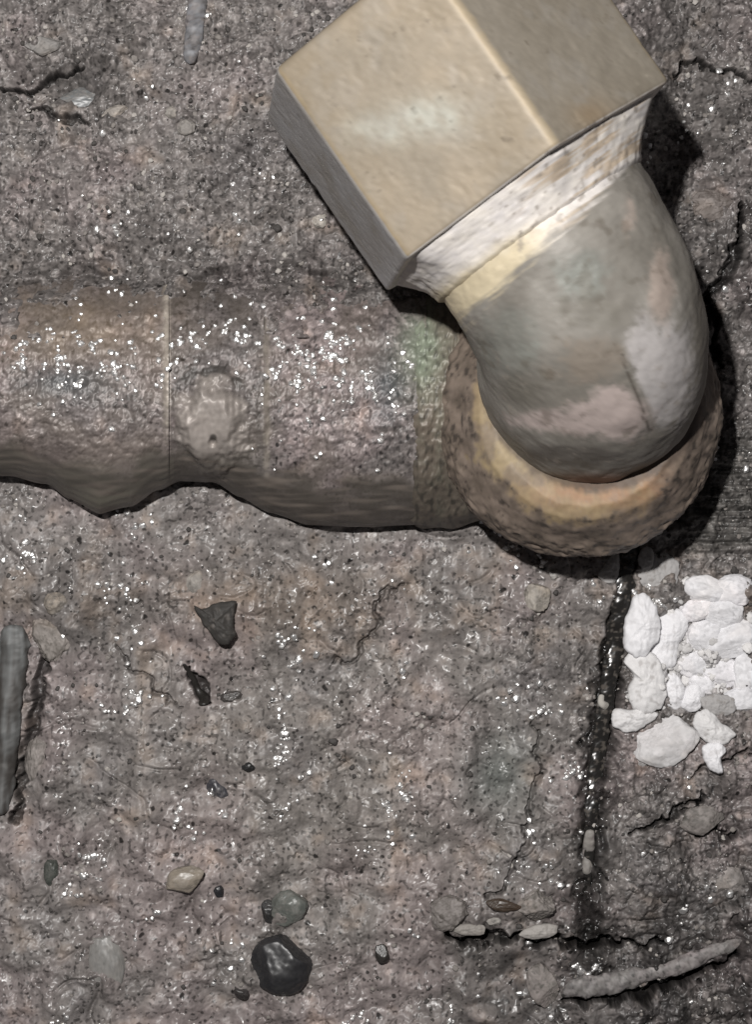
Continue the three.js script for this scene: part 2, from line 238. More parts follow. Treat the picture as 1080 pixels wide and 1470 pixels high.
// lower outline of the pipe in the photograph (u, v)
const edgeV = (u) => { let i = 0; while (i < EDGE.length - 2 && u > EDGE[i + 1][0]) i++; const [a, b] = EDGE[i], [c, d] = EDGE[i + 1], t = clamp((u - a) / (c - a)), s = t * t * (3 - 2 * t); return mix(b, d, mix(t, s, 0.6)); };
const pipeF = [];
function pipeSheet(u0, u1, top, rise, edgeOn, ni, nj) {
  const yc = 24, v0 = 566;
  const F = (s, t) => {
    const u = mix(u0, u1, s), a = mix(-1.9, 2.0, t), sa = Math.sin(a), ca = Math.cos(a);       // a = 0 is the crown, + towards the lower side
    const lip = rise * (Math.exp(-(((u - u0) / 6) ** 2)) * edgeOn[0] + Math.exp(-(((u1 - u) / 6) ** 2)) * edgeOn[1]);
    let low = edgeV(u) - v0, up = 178; low /= 1.0;
    let V = v0 + (sa > 0 ? low : up) * sa, h = yc + (ca > 0 ? top : 110) * ca + lip * Math.max(ca, 0);
    const w = 1 - sm(0.52, 0.8, a + 0.12 * n2(u / 40, 3));                        // gritty above, smooth wet mud below
    let d = 3.2 * n2(u / 70, V / 70 + 2) + w * (3.4 * n2(u / 26, V / 26 + 9) + 0.7 * n2(u / 9, V / 9) + 0.6 * n2(u / 4.2, V / 4.2));
    let c = cell(u / 13 + 5, V / 13); d += w * (c[1] > 0.5 ? 3.2 : 1) * Math.max(0, 1 - 2.6 * c[0] * c[0]) * (0.6 + 0.6 * n2(u / 40, V / 40));
    c = cell(u / 7.5 + 5, V / 7.5 + 9); d += w * 1.6 * c[1] * Math.max(0, 1 - 2.4 * c[0] * c[0]);
    d += (1 - w) * 2.2 * n2(u / 34, a * 9);
    if (u > 240 && u < 384) { const e = Math.hypot((u - 304 - 6 * n2(V / 20, 4)) / 54, (V - 612) / 72) + 0.16 * n2(u / 22, V / 22) + 0.06 * n2(u / 8, V / 8); d = d * sm(0.4, 1.1, e) * 0.8 + 24 * (1 - sm(0.45, 1.1, e)) + (1 - sm(0.8, 1, e)) * (3.5 * n2(u / 26, V / 26 + 3) + 0.6 * n2(u / 7, V / 7)); const pit = Math.hypot(u - 307, V - 629) / 6; d -= 7 * (1 - sm(0.4, 1.3, pit)); }
    const U = plane(u, V, h)[0];
    return [U + 0, h + d * Math.max(ca, 0.1), plane(u, V, h)[1] + d * sa * 0.6];
  };
  pipeF.push([u0, u1, F]);
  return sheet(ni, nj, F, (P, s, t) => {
    const [u, v] = pic(P), a = mix(-1.9, 2.0, t), w = 1 - sm(0.55, 0.85, a + 0.2 * n2(u / 40, v / 40));
    const L = soilLook(u + 3000, v + 700, true); let c = [L[0] * 1.0, L[1] * 0.97, L[2] * 0.97];
    const b = f2(u / 50 + 4, v / 50, 3);
    const cop = blob(u, v, 110, 470, 150, 60) * (0.75 + 0.5 * b); c = mix3(c, [0.235, 0.18, 0.13], clamp(cop * 0.8)), c = mix3(c, [0.16, 0.135, 0.115], 0.45 * sm(-0.1, 0.4, n2(u / 80 + 4, v / 45 + 9)));
    const oil = clamp(blob(u, v, 95, 548, 60, 24) + blob(u, v, 555, 560, 26, 60) * 0.9); c = mix3(c, [0.055, 0.065, 0.072], oil * 0.75);
    const grn = blob(u, v, 600, 500, 26, 50); c = mix3(c, [0.19, 0.22, 0.165], grn * 0.8);
    c = mix3(c, [0.19, 0.155, 0.14], 0.5 * sm(560, 660, v) * (1 - sm(200, 260, u)));
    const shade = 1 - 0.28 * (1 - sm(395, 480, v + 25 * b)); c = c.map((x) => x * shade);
    if (u > 244 && u < 380) c = mix3(c.map((x) => x * 0.86), [0.21, 0.195, 0.165], 0.5 * blob(u, v, 300, 660, 70, 30)), c = mix3(c, [0.30, 0.268, 0.245].map((x) => x * (1 + 0.3 * b + 0.12 * n2(u / 6, v / 6))), 0.9 * (1 - sm(0.75, 1.05, Math.hypot((u - 303) / 56, (v - 610) / 74) + 0.2 * n2(u / 22, v / 22)))), c = mix3(c, [0.03, 0.027, 0.024], 0.75 * (1 - sm(3, 8, Math.abs(Math.hypot((u - 300) / 1.0, (v - 590) / 1.15) - 52) + 7 * n2(u / 14, v / 14))) * (1 - sm(540, 575, v)) + 0.8 * (1 - sm(3, 7, Math.hypot(u - 306, v - 628))));
    c = mix3(c, [0.42, 0.375, 0.32], 0.95 * (1 - sm(560, 680, v)) * Math.exp(-(((u - 239) / 5) ** 2)) * (0.7 + 0.6 * n2(v / 9, 4)) + 0.75 * Math.exp(-(((u - 383 - 3 * n2(v / 40, 2)) / 4) ** 2)) * (0.7 + 0.6 * n2(v / 11, 8)));
    c = mix3(c, [0.05, 0.045, 0.04], 0.25 * Math.exp(-(((u - 249) / 5) ** 2)) + 0.3 * Math.exp(-(((u - 373) / 5) ** 2)));  // shadow lines beside the coupling and sleeve edges, painted into the colour
    const mud = 1 - w; c = mix3(c, u < 250 ? [0.115, 0.105, 0.088] : [0.082, 0.072, 0.062], mud * (0.85 + 0.3 * b));
    if (u < 250) c = mix3(c, [0.06, 0.056, 0.045], 0.6 * blob(u, v, 140, 690, 60, 10)), c = mix3(c, [0.185, 0.175, 0.14], mud * 0.8 * blob(u, v, 145, 716, 42, 16));
    c = mix3(c, [0.17, 0.145, 0.125], clamp(mud * 1.6 * Math.max(0, n2(u / 60, v / 7 + 0.3 * n2(u / 40, 5)))));
    return c;
  });
}
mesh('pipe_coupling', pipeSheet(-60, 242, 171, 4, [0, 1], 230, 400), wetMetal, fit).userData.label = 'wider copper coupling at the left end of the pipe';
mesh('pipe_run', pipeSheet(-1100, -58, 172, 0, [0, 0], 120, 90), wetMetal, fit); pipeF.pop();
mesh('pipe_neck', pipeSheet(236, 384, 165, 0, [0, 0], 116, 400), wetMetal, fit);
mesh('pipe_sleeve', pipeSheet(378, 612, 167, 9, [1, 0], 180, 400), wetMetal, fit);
{ // green stained rim where the sleeve meets the socket
  const g = sheet(90, 200, (s, t) => {
    const u = mix(583, 720, s), a = mix(-1.8, 1.9, t), b = 1 + 0.035 * n2(a * 4, s * 3) - 0.05 * sm(0.2, 0.0, s), r = (168 + 6 * sm(0, 0.1, s)) * b, h = 24 + r * Math.cos(a), V = 566 + (Math.sin(a) > 0 ? r + (edgeV(u) - 566 - 168) * sm(0.3, 0.9, Math.sin(a)) : r * 0.96) * Math.sin(a), d = 2.4 * n2(u / 8, V / 8) + 1.2 * n2(u / 4, V / 4);
    const q = plane(u, V, h); return [q[0], h + d, q[1]];
  }, (P) => { const [u, v] = pic(P), b = f2(u / 20, v / 20, 3); return mix3(mix3([0.15, 0.125, 0.10], [0.21, 0.24, 0.18], clamp(blob(u, v, 604, 500, 30, 60) * 1.1 + 0.3 * b)), [0.03, 0.028, 0.024], clamp(0.5 * sm(0.05, 0.5, n2(u / 7, v / 11)) + 0.35 * sm(610, 720, v))); });
  mesh('pipe_rim', g, wetMetal, fit).userData.label = 'rim of the sleeve stained pale green';
}
// socket: a wide ring standing upright in the soil
{
  const prof = [[60, 262], [84, 266], [104, 272], [124, 274], [142, 266], [158, 246], [170, 224], [180, 208], [189, 190], [194, 168], [195, 146], [193, 116], [186, 84], [176, 40], [166, 0], [160, -50]];
  const cum = [0]; for (let i = 1; i < prof.length; i++) cum.push(cum[i - 1] + Math.hypot(prof[i][0] - prof[i - 1][0], prof[i][1] - prof[i - 1][1]));
  const g = sheet(420, 150, (s, t) => {
    const L = t * cum[cum.length - 1]; let i = 0; while (i < cum.length - 2 && L > cum[i + 1]) i++; const f = (L - cum[i]) / (cum[i + 1] - cum[i]);
    const a = s * Math.PI * 2, ca = Math.cos(a), sa = Math.sin(a);
    let r = mix(prof[i][0], prof[i + 1][0], f), h = mix(prof[i][1], prof[i + 1][1], f);
    const outer = sm(168, 190, r), X = r * ca, Z = r * sa, d = 3 * n3(ca * 3, sa * 3, h / 70) + outer * (3.6 * f3(X / 26, Z / 26, h / 26, 3) + 2.0 * n3(X / 7, Z / 7, h / 7)) + 2.2 * f3(X / 17 + 7, Z / 17, h / 17, 3);
    r += d; h += d * 0.5;
    const P = tp(48, 303, h); return [P[0] + r * ca, h, P[2] + r * sa];
  }, (P, s, t) => {
    const [u, v] = pic(P), b = f2(u / 34, v / 34 + 7, 4), fi = n2(u / 7, v / 7), hh = P[1];
    let c = mix3([0.345, 0.262, 0.155], [0.265, 0.195, 0.125], clamp(0.5 + 1.1 * b));                       // scraped brass
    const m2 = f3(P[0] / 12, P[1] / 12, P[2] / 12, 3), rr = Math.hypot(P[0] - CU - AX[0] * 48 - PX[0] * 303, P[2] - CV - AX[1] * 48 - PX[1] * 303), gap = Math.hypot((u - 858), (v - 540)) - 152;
    c = mix3(c, [0.40, 0.315, 0.19], blob(u, v, 735, 645, 60, 70) * 0.8);
    c = mix3(c, [0.21, 0.165, 0.13], 0.65 * sm(0.05, 0.4, f3(P[0] / 30 + 4, P[1] / 30, P[2] / 30, 4)));
    c = mix3(c, [0.40, 0.20, 0.11], clamp(1.0 * blob(u, v, 850, 708, 80, 18) + 0.8 * blob(u, v, 950, 690, 36, 34)) * (0.5 + 0.6 * m2));
    c = mix3(c, [0.44, 0.38, 0.30], 0.6 * sm(0.25, 0.5, m2) * (blob(u, v, 955, 690, 30, 24) + 0.4));
    const brown = mix3([0.27, 0.215, 0.18], [0.14, 0.112, 0.092], clamp(0.5 + 1.3 * b + 0.7 * m2));
    const out = clamp(sm(142, 158, rr + 22 * b + 10 * m2) + 0.9 * sm(690, 650, u + 14 * b) * sm(640, 560, v) + 0.9 * sm(905, 975, u + 30 * b) * (1 - sm(690, 750, v)));
    c = mix3(c, brown, out * 0.92);
    c = mix3(c, [0.05, 0.04, 0.034], 0.8 * sm(0.2, 0.5, m2 + 0.3 * fi) * (0.25 + 0.75 * out));
    c = mix3(c, [0.07, 0.05, 0.04], 0.75 * (1 - sm(4, 16, Math.abs(gap - 4) + 8 * m2)));  // dark joint line along the dome, with its rim shadow painted in
    return c.map((x) => 0.86 * x * (1 + 0.12 * fi));
  }, true);
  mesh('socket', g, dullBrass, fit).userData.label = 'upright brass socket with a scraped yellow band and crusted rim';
}
// pale paste round the thread: pinkish white by the nut, yellow below on the left, muddier on the right
const pasteEnd = (pp) => 756 - 0.15 * (pp - 280);
function paste(P) {
  const [u, v] = pic(P), m = f3(P[0] / 18, P[1] / 18, P[2] / 18, 3), fi = f3(P[0] / 5, P[1] / 5, P[2] / 5, 2), pp = u * PX[0] + v * PX[1], aa = u * AX[0] + v * AX[1], al = f3(pp / 60, aa / 6, 3, 3);
  let c = mix3([0.70, 0.655, 0.60], [0.60, 0.57, 0.56], clamp(0.5 + m));
  c = mix3(c, [0.54, 0.465, 0.325], sm(684, 716, aa + 12 * m) * sm(500, 400, pp));
  c = mix3(c, [0.47, 0.36, 0.24], sm(0.0, 0.5, al + 0.5 * m) * sm(400, 520, pp) * 0.75);
  c = mix3(c, [0.22, 0.19, 0.16], 0.65 * sm(0.3, 0.6, f3(P[0] / 9 + 5, P[1] / 9, P[2] / 9, 2) + 0.2 * m) * sm(360, 420, pp));
  return c.map((x) => 0.95 * x * (1 + 0.08 * fi));
}
// elbow body: a tube that leaves the nut level and turns down into the socket
function tube(keys, ni, nj, bump, color) {
  const cv = new THREE.CatmullRomCurve3(keys.map(([t, p, h]) => new THREE.Vector3(...tp(t, p, h))), false, 'centripetal'), fr = cv.computeFrenetFrames(nj, false);
  const side = new THREE.Vector3(PX[0], 0, PX[1]), T = new THREE.Vector3(), A = new THREE.Vector3(), B = new THREE.Vector3(), C = new THREE.Vector3();
  const rad = (x) => { const k = x * (keys.length - 1), i = Math.min(keys.length - 2, Math.floor(k)), f = k - i, p = (q) => keys[clamp(q, 0, keys.length - 1)][3]; const a = p(i - 1), b = p(i), c = p(i + 1), d = p(i + 2); return 0.5 * (2 * b + (c - a) * f + (2 * a - 5 * b + 4 * c - d) * f * f + (3 * b - a - 3 * c + d) * f * f * f); };
  return sheet(ni, nj, (s, t) => {
    cv.getPoint(t, C); cv.getTangent(t, T); A.copy(side).addScaledVector(T, -side.dot(T)).normalize(); B.crossVectors(T, A).normalize();
    const a = s * Math.PI * 2, x = Math.cos(a), y = Math.sin(a), r = rad(t) + bump(C.x + x * A.x * 150 + y * B.x * 150, C.y + x * A.y * 150 + y * B.y * 150, C.z + x * A.z * 150 + y * B.z * 150, t);
    return [C.x + r * (x * A.x + y * B.x), C.y + r * (x * A.y + y * B.y), C.z + r * (x * A.z + y * B.z)];
  }, color, true);
}
{
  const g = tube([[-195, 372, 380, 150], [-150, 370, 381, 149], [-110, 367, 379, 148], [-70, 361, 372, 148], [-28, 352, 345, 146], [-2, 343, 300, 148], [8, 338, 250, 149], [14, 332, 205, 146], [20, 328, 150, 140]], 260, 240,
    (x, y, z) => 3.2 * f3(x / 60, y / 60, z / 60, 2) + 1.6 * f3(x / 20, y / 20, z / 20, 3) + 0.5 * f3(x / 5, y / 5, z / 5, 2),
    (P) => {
      const [u, v] = pic(P), b = f3(P[0] / 60, P[1] / 60, P[2] / 60, 3) * 1.3, m = f3(P[0] / 22 + 9, P[1] / 22, P[2] / 22, 3), fi = f3(P[0] / 6, P[1] / 6, P[2] / 6, 2);
      const q = 0.9 * m + 0.35 * fi, on = (x) => sm(0.22, 0.72, x + 0.42 * q);
      let c = mix3([0.215, 0.198, 0.172], [0.30, 0.28, 0.25], clamp(0.5 + b + 0.4 * m));
      c = mix3(c, [0.18, 0.188, 0.168], on(0.9 * blob(u, v, 730, 490, 50, 60) + 0.8 * blob(u, v, 840, 390, 50, 40)) * 0.6);
      c = mix3(c, [0.30, 0.315, 0.285], 0.5 * on(0.8 * blob(u, v, 835, 400, 46, 30) + 0.6 * blob(u, v, 760, 500, 26, 16)));
      c = mix3(c, [0.25, 0.20, 0.155], on(0.85 * blob(u, v, 850, 520, 60, 40)) * 0.55);
      c = mix3(c, [0.55, 0.52, 0.51], on(1.15 * blob(u, v, 946, 535, 54, 78)) * sm(905, 917, u - 0.42 * (v - 530) + 6 * fi) * 0.95);
      c = mix3(c, [0.54, 0.45, 0.42], on(1.05 * blob(u, v, 880, 590, 54, 42) + 0.7 * blob(u, v, 790, 604, 75, 18)) * 0.9);
      c = mix3(c, [0.46, 0.38, 0.33], on(0.95 * blob(u, v, 950, 415, 18, 60) + 0.5 * blob(u, v, 905, 300, 14, 40)) * 0.85);
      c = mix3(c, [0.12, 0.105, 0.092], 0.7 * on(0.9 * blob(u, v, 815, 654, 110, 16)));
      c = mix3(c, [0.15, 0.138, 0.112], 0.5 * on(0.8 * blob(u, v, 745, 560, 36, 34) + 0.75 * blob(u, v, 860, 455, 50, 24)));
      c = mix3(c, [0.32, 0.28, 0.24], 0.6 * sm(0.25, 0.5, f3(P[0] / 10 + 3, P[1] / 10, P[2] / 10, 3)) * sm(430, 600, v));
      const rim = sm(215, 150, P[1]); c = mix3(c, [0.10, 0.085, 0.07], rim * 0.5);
      c = mix3(c, [0.36, 0.14, 0.08], 0.6 * blob(u, v, 860, 690, 60, 9));
      c = mix3(c, [0.10, 0.08, 0.055], 0.45 * sm(0.25, 0.6, m - 0.2 * b) + 0.3 * sm(985, 1010, u));
      c = mix3(c, [0.075, 0.062, 0.05], 0.7 * (1 - sm(1.0, 3.4, lineDist([[893, 510], [908, 545], [922, 590], [934, 620]], u + 3 * fi, v)[0])));
      const pp = u * PX[0] + v * PX[1], aa = u * AX[0] + v * AX[1], residue = sm(9, -7, aa - pasteEnd(pp) + 16 * f3(pp / 50, aa / 7, 3, 3) + 6 * m); c = mix3(c.map((x) => x * (1 + 0.1 * fi)), paste(P).map((x) => x / 0.8), residue);
      return c.map((x) => 0.8 * x);
    });
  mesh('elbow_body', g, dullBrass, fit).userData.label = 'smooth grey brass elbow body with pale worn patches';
}
// six sided nut
{
  const hc = 380, pc = 383, S = 227, t0 = -503, t1 = -226, rot = 23 * Math.PI / 180, corner = [...Array(6)].map((_, k) => [S * Math.cos(rot + k * Math.PI / 3), S * Math.sin(rot + k * Math.PI / 3)]);
  const ring = [];   // outline with eased corners
  for (let k = 0; k < 6; k++) {
    const a = corner[k], b = corner[(k + 1) % 6], z = corner[(k + 5) % 6], ux = (z[0] - a[0]) / S, uy = (z[1] - a[1]) / S, wx = (b[0] - a[0]) / S, wy = (b[1] - a[1]) / S, e = 9;
    for (let i = 0; i <= 5; i++) { const f = i / 5, p = (1 - f) * (1 - f), q = f * f; ring.push([a[0] + e * (p * ux + q * wx), a[1] + e * (p * uy + q * wy), k]); }
    for (let i = 1; i < 70; i++) { const f = mix(e / S, 1 - e / S, i / 70); ring.push([mix(a[0], b[0], f), mix(a[1], b[1], f), k]); }
  }
  ring.push(ring[0]);
  const cx = [];     // along the axis: [t, scale of outline]
  cx.push([t0, 0.62], [t0, 0.7], [t0, 0.9], [t0 + 0.3, 0.965], [t0 + 2, 0.984], [t0 + 5, 0.995], [t0 + 9, 1]);
  for (let i = 1; i < 80; i++) cx.push([mix(t0 + 9, t1 - 6, i / 80), 1]);
  cx.push([t1 - 6, 1], [t1 - 3, 0.997], [t1 - 1, 0.988], [t1 - 0.2, 0.975], [t1, 0.92], [t1, 0.82], [t1, 0.7]);
  const ni = ring.length - 1, nj = cx.length - 1;
  const g = sheet(ni, nj, (s, t) => {
    const i = Math.round(s * ni), j = Math.round(t * nj), q = ring[i], [tt, k] = cx[j], w = 1.4 * f3(q[0] / 40, q[1] / 40, tt / 40, 3) + 0.6 * f3(q[0] / 5, q[1] / 5, tt / 5, 2) + 1.2 * Math.max(0, f3(q[0] / 12 + 5, q[1] / 12, tt / 12, 2) - 0.2);
    const kk = k - Math.abs(w) / 219; return tp(tt, pc + q[0] * kk, hc + q[1] * kk);
  }, (P, s) => {
    const [u, v] = pic(P), b = f3(P[0] / 50, P[1] / 50, P[2] / 50, 3), m = f3(P[0] / 14, P[1] / 14, P[2] / 14, 3), fi = f3(P[0] / 5, P[1] / 5, P[2] / 5, 2), face = ring[Math.round(s * ni)][2];
    const pp = (P[0] - CU) * PX[0] + (P[2] - CV) * PX[1] - pc, hh = P[1] - hc, an = ((Math.atan2(hh, pp) - rot) * 3 / Math.PI + 12) % 6, fc = Math.floor(an), fr = an - fc;
    let tan = mix3([0.36, 0.298, 0.22], [0.30, 0.255, 0.195], clamp(0.5 + b * 1.2));
    tan = mix3(tan, [0.27, 0.215, 0.145], 0.5 * sm(0.0, 0.45, f3(P[0] / 75 + 8, P[1] / 75, P[2] / 75, 4)));
    tan = mix3(tan, [0.44, 0.43, 0.37], clamp(1.1 * blob(u, v, 545, 185, 42, 22) + 1.2 * blob(u, v, 620, 168, 52, 28)) * (0.8 + 0.7 * m));  // pale hotspot: broad flash highlight painted onto the tan face
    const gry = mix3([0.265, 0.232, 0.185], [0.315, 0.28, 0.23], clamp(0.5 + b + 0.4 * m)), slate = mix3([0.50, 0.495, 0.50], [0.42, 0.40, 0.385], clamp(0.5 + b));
    const kinds = [gry, tan, slate, gry, gry, gry];  // one tone per face: grey deposit, with each side's light and shade painted in
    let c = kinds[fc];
    const edge = Math.min(fr, 1 - fr); c = mix3(c, [0.48, 0.38, 0.24], 0.55 * sm(0.035, 0.008, edge + 0.012 * m) * (fc < 2 ? 1 : 0.3));
    c = mix3(c, [0.52, 0.46, 0.37], 0.8 * sm(0.35, 0.6, m) * (blob(u, v, 870, 180, 60, 30) + blob(u, v, 935, 120, 22, 50)));
    c = mix3(c, [0.30, 0.21, 0.12], 0.6 * blob(u, v, 850, 165, 34, 26) * (fc === 0 ? 1 : 0));
    c = mix3(c, [0.10, 0.075, 0.05], 0.5 * sm(0.42, 0.7, m - 0.2 * fi) + 0.35 * blob(u, v, 835, 30, 12, 12));
    c = mix3(c, [0.34, 0.31, 0.27], 0.55 * sm(0.1, 0.5, f3(P[0] / 30 + 3, P[1] / 30, P[2] / 30, 4)) * (fc === 1 ? 0.5 : 1));
    if ((P[0] - CU) * AX[0] + (P[2] - CV) * AX[1] > t1 - 1.2) c = paste(P).map((x) => x / 0.78);
    return c.map((x) => 0.8 * x * (1 + 0.07 * fi + 0.05 * m));
  }, true);
  const NC = 260, hexAt = (a) => { let b = 0; const x = Math.cos(a), y = Math.sin(a); for (let k = 0; k < 6; k++) { const n = rot + Math.PI / 6 + k * Math.PI / 3; b = Math.max(b, x * Math.cos(n) + y * Math.sin(n)); } return S * 0.8660254 / b; };
  const cg = sheet(NC, 90, (s, t) => {
    const a = s * Math.PI * 2, tt = mix(t1 - 4, -160, t), hex = Math.min(hexAt(a), 0.985 * S) * 0.985, k = sm(-0.25, 1, t) ** 0.8, c = mix(152, 140, sm(0.8, 1, t)), m = mix(hex, c, k), px = mix(pc, 370, k), hy = hc;
    const x = Math.cos(a), y = Math.sin(a), r = m + 2.4 * f3(x * 9, y * 9, tt / 22, 3) + 1.6 * Math.max(0, f3(x * 22, y * 22, tt / 8, 2)) + 2.0 * f3(x * 5, y * 5, tt / 7, 2) * (1 - t);
    return tp(tt, px + r * x, hy + r * y);
  }, paste, true);
  mesh('thread_collar', cg, crust, fit).userData.label = 'collar between nut and elbow covered in white and yellow paste';
  const nut = mesh('hex_nut', g, brass, fit); nut.userData.label = 'tan brass hexagonal nut with flat faces and sharp edges';
  // threaded bore behind the open end
  const bore = sheet(90, 40, (s, t) => { const a = s * Math.PI * 2, r = 138 + 3 * Math.sin(t * 60), k = mix(t0 - 1, t1, t); return tp(k, pc + r * Math.cos(a), hc + r * Math.sin(a)); }, () => [0.2, 0.15, 0.09], true);
  mesh('threaded_bore', bore, brass, nut);
}

// ---------- stones, chips and sticks ----------
let seedN = 100;
// a lump from a sphere: size (pictured width, height), thickness, and how angular it is
function stone(name, u, v, wu, wv, th, turn, col, mat, label, category, o = {}) {
  const [U, V] = plane(u, v, o.h ?? soil(u, v)), sd = seedN += 13, g = new THREE.IcosahedronGeometry(1, o.detail ?? 16), p = g.attributes.position, cl = [], n = new THREE.Vector3();
  const planes = [], r = rng(sd); for (let i = 0; i < (o.facets ?? 7); i++) { const z = r() * 2 - 1, a = r() * 6.283, q = Math.sqrt(1 - z * z); planes.push([q * Math.cos(a), z, q * Math.sin(a), 0.62 + 0.3 * r()]); }
  for (let i = 0; i < p.count; i++) {
    n.fromBufferAttribute(p, i).normalize(); let k = 1 + (o.lump ?? 0.2) * f3(n.x * 1.6 + sd, n.y * 1.6, n.z * 1.6, 2);
    for (const [a, b, c, d] of planes) { const e = n.x * a + n.y * b + n.z * c; if (e > 0.05) k = Math.min(k, d / e * (1.06)); }
    k += (o.rough ?? 0.05) * f3(n.x * 7 + sd, n.y * 7, n.z * 7, 3) + 0.012 * n3(n.x * 22 + sd, n.y * 22, n.z * 22);
    p.setXYZ(i, n.x * k * wu / 2 * M * 1.12, n.y * k * th / 2 * M, n.z * k * wv / 2 * M * 1.12);
    const t = f3(n.x * 3 + sd, n.y * 3, n.z * 3, 3), f = f3(n.x * 14 + sd, n.y * 14, n.z * 14, 2), m = clamp((o.dirt ?? 0.4) * (0.25 + 1.1 * sm(-0.15, 0.45, t + 0.5 * f)) + (o.dirt ?? 0.4) * sm(0.1, -0.3, n.y)), b = 1 + 0.3 * t + 0.2 * f;
    const sl = o.soil ? soilLook(u + n.x * wu * 0.56 + sd * 9, v + n.z * wv * 0.56, true) : 0;
    if (sl) cl.push(...[0, 1, 2].map((j) => clamp(mix(sl[j] * o.soil, col[j], 0.35), 0.004)));
    else { const sq = soilLook(u + n.x * wu * 0.56 + sd * 9, v + n.z * wv * 0.56, true), w = mat === dryStone ? 0.6 : 0.25; cl.push(...col.map((x, j) => clamp(mix(mix(x * b, x * sq[j] / [0.2, 0.182, 0.172][j], w), [0.18, 0.165, 0.152][j] * (0.8 + 0.7 * f), m * (o.dirtOn ?? 1)), 0.004))); }
  }
  g.setAttribute('color', new THREE.Float32BufferAttribute(cl, 3)); g.computeVertexNormals();
  const mg = smoothLump(g);
  const s = mesh(name, mg, mat, o.parent ?? scene); s.position.set((U - CU) * M, ((o.h ?? soil(U, V)) + (o.lift ?? -th * 0.06)) * M, (V - CV) * M); s.rotation.y = turn;
  return tag(s, label, category, o.group);
}
function smoothLump(g) {   // share vertices so that the lump shades smoothly
  const p = g.attributes.position, c = g.attributes.color, map = new Map(), pos = [], col = [], idx = [];
  for (let i = 0; i < p.count; i++) { const k = [p.getX(i), p.getY(i), p.getZ(i)].map((x) => Math.round(x * 2e7)).join(); let at = map.get(k); if (at === undefined) { map.set(k, at = pos.length / 3); pos.push(p.getX(i), p.getY(i), p.getZ(i)); col.push(c.getX(i), c.getY(i), c.getZ(i)); } idx.push(at); }
  const r = new THREE.BufferGeometry(); r.setAttribute('position', new THREE.Float32BufferAttribute(pos, 3)); r.setAttribute('color', new THREE.Float32BufferAttribute(col, 3)); r.setIndex(idx); r.computeVertexNormals(); return r;
}
// a flat chip with an outline of its own (points in picture units)
function chip(name, pts, th, col, mat, label, category, o = {}) {
  const cu = pts.reduce((a, q) => a + q[0], 0) / pts.length, cvv = pts.reduce((a, q) => a + q[1], 0) / pts.length, h0 = o.h ?? soil(cu, cvv), [U, V] = plane(cu, cvv, h0 + th), sd = seedN += 13;
  const big = o.big ?? 1.26, cr = new THREE.CatmullRomCurve3(pts.map(([x, y]) => new THREE.Vector3((x - cu) * big, 0, (y - cvv) * big)), true, 'centripetal', 0.5), N = 96, out = cr.getPoints(N), nj = 30;
  const pos = [], cl = [], idx = [];
  for (let j = 0; j <= nj; j++) for (let i = 0; i < N; i++) {
    const q = out[i], x0 = q.x, z0 = q.z, t = j / nj;                                    // t 0 at the middle of the top, 0.75 the rim, 1 underneath
    const k = t < 0.72 ? t / 0.72 * 0.93 : t < 0.9 ? 0.93 + 0.07 * Math.sin((t - 0.72) / 0.18 * Math.PI / 2) : mix(1, 0.93, (t - 0.9) / 0.1), e = 1 + 0.08 * n2((x0 + sd) / 12, z0 / 12) + 0.03 * n2((x0 + sd) / 4, z0 / 4);
    const x = x0 * k * e, z = z0 * k * e; let y = t < 0.72 ? th * (1.15 - 0.55 * (k / 0.93) ** 2.4) : t < 0.9 ? th * mix(0.6, 0.25, (t - 0.72) / 0.18) : mix(th * 0.25, -th * 0.6, (t - 0.9) / 0.1);
    if (t < 0.9) y += (o.bump ?? 1) * (th * 0.22 * n2((x + sd) / 22, z / 22) + 1.8 * n2((x + sd) / 8, z / 8) + 0.8 * n2((x + sd) / 3.5, z / 3.5)) * (1 - 0.5 * t);
    pos.push(x * M, y * M, z * M);
    const a = f2((x + sd * 3) / 18, z / 18, 3), f = n2((x + sd) / 5, z / 5), d = (o.dirt ?? 0.5) * clamp(sm(0.1, 0.5, a + 0.3 * f) + 0.8 * sm(0.8, 0.98, t));
    cl.push(...col.map((c, m) => clamp(mix(c * (1 + 0.1 * a + 0.06 * f), [0.17, 0.15, 0.135][m], d), 0.004)));
  }
  for (let j = 0; j < nj; j++) for (let i = 0; i < N; i++) { const a = j * N + i, b = j * N + (i + 1) % N; idx.push(a, b, a + N, b, b + N, a + N); }
  const g = new THREE.BufferGeometry(); g.setAttribute('position', new THREE.Float32BufferAttribute(pos, 3)); g.setAttribute('color', new THREE.Float32BufferAttribute(cl, 3)); g.setIndex(idx); g.computeVertexNormals();
  const s = mesh(name, g, mat); s.position.set((U - CU) * M, (h0 + (o.lift ?? 0)) * M, (V - CV) * M); return tag(s, label, category, o.group);
}
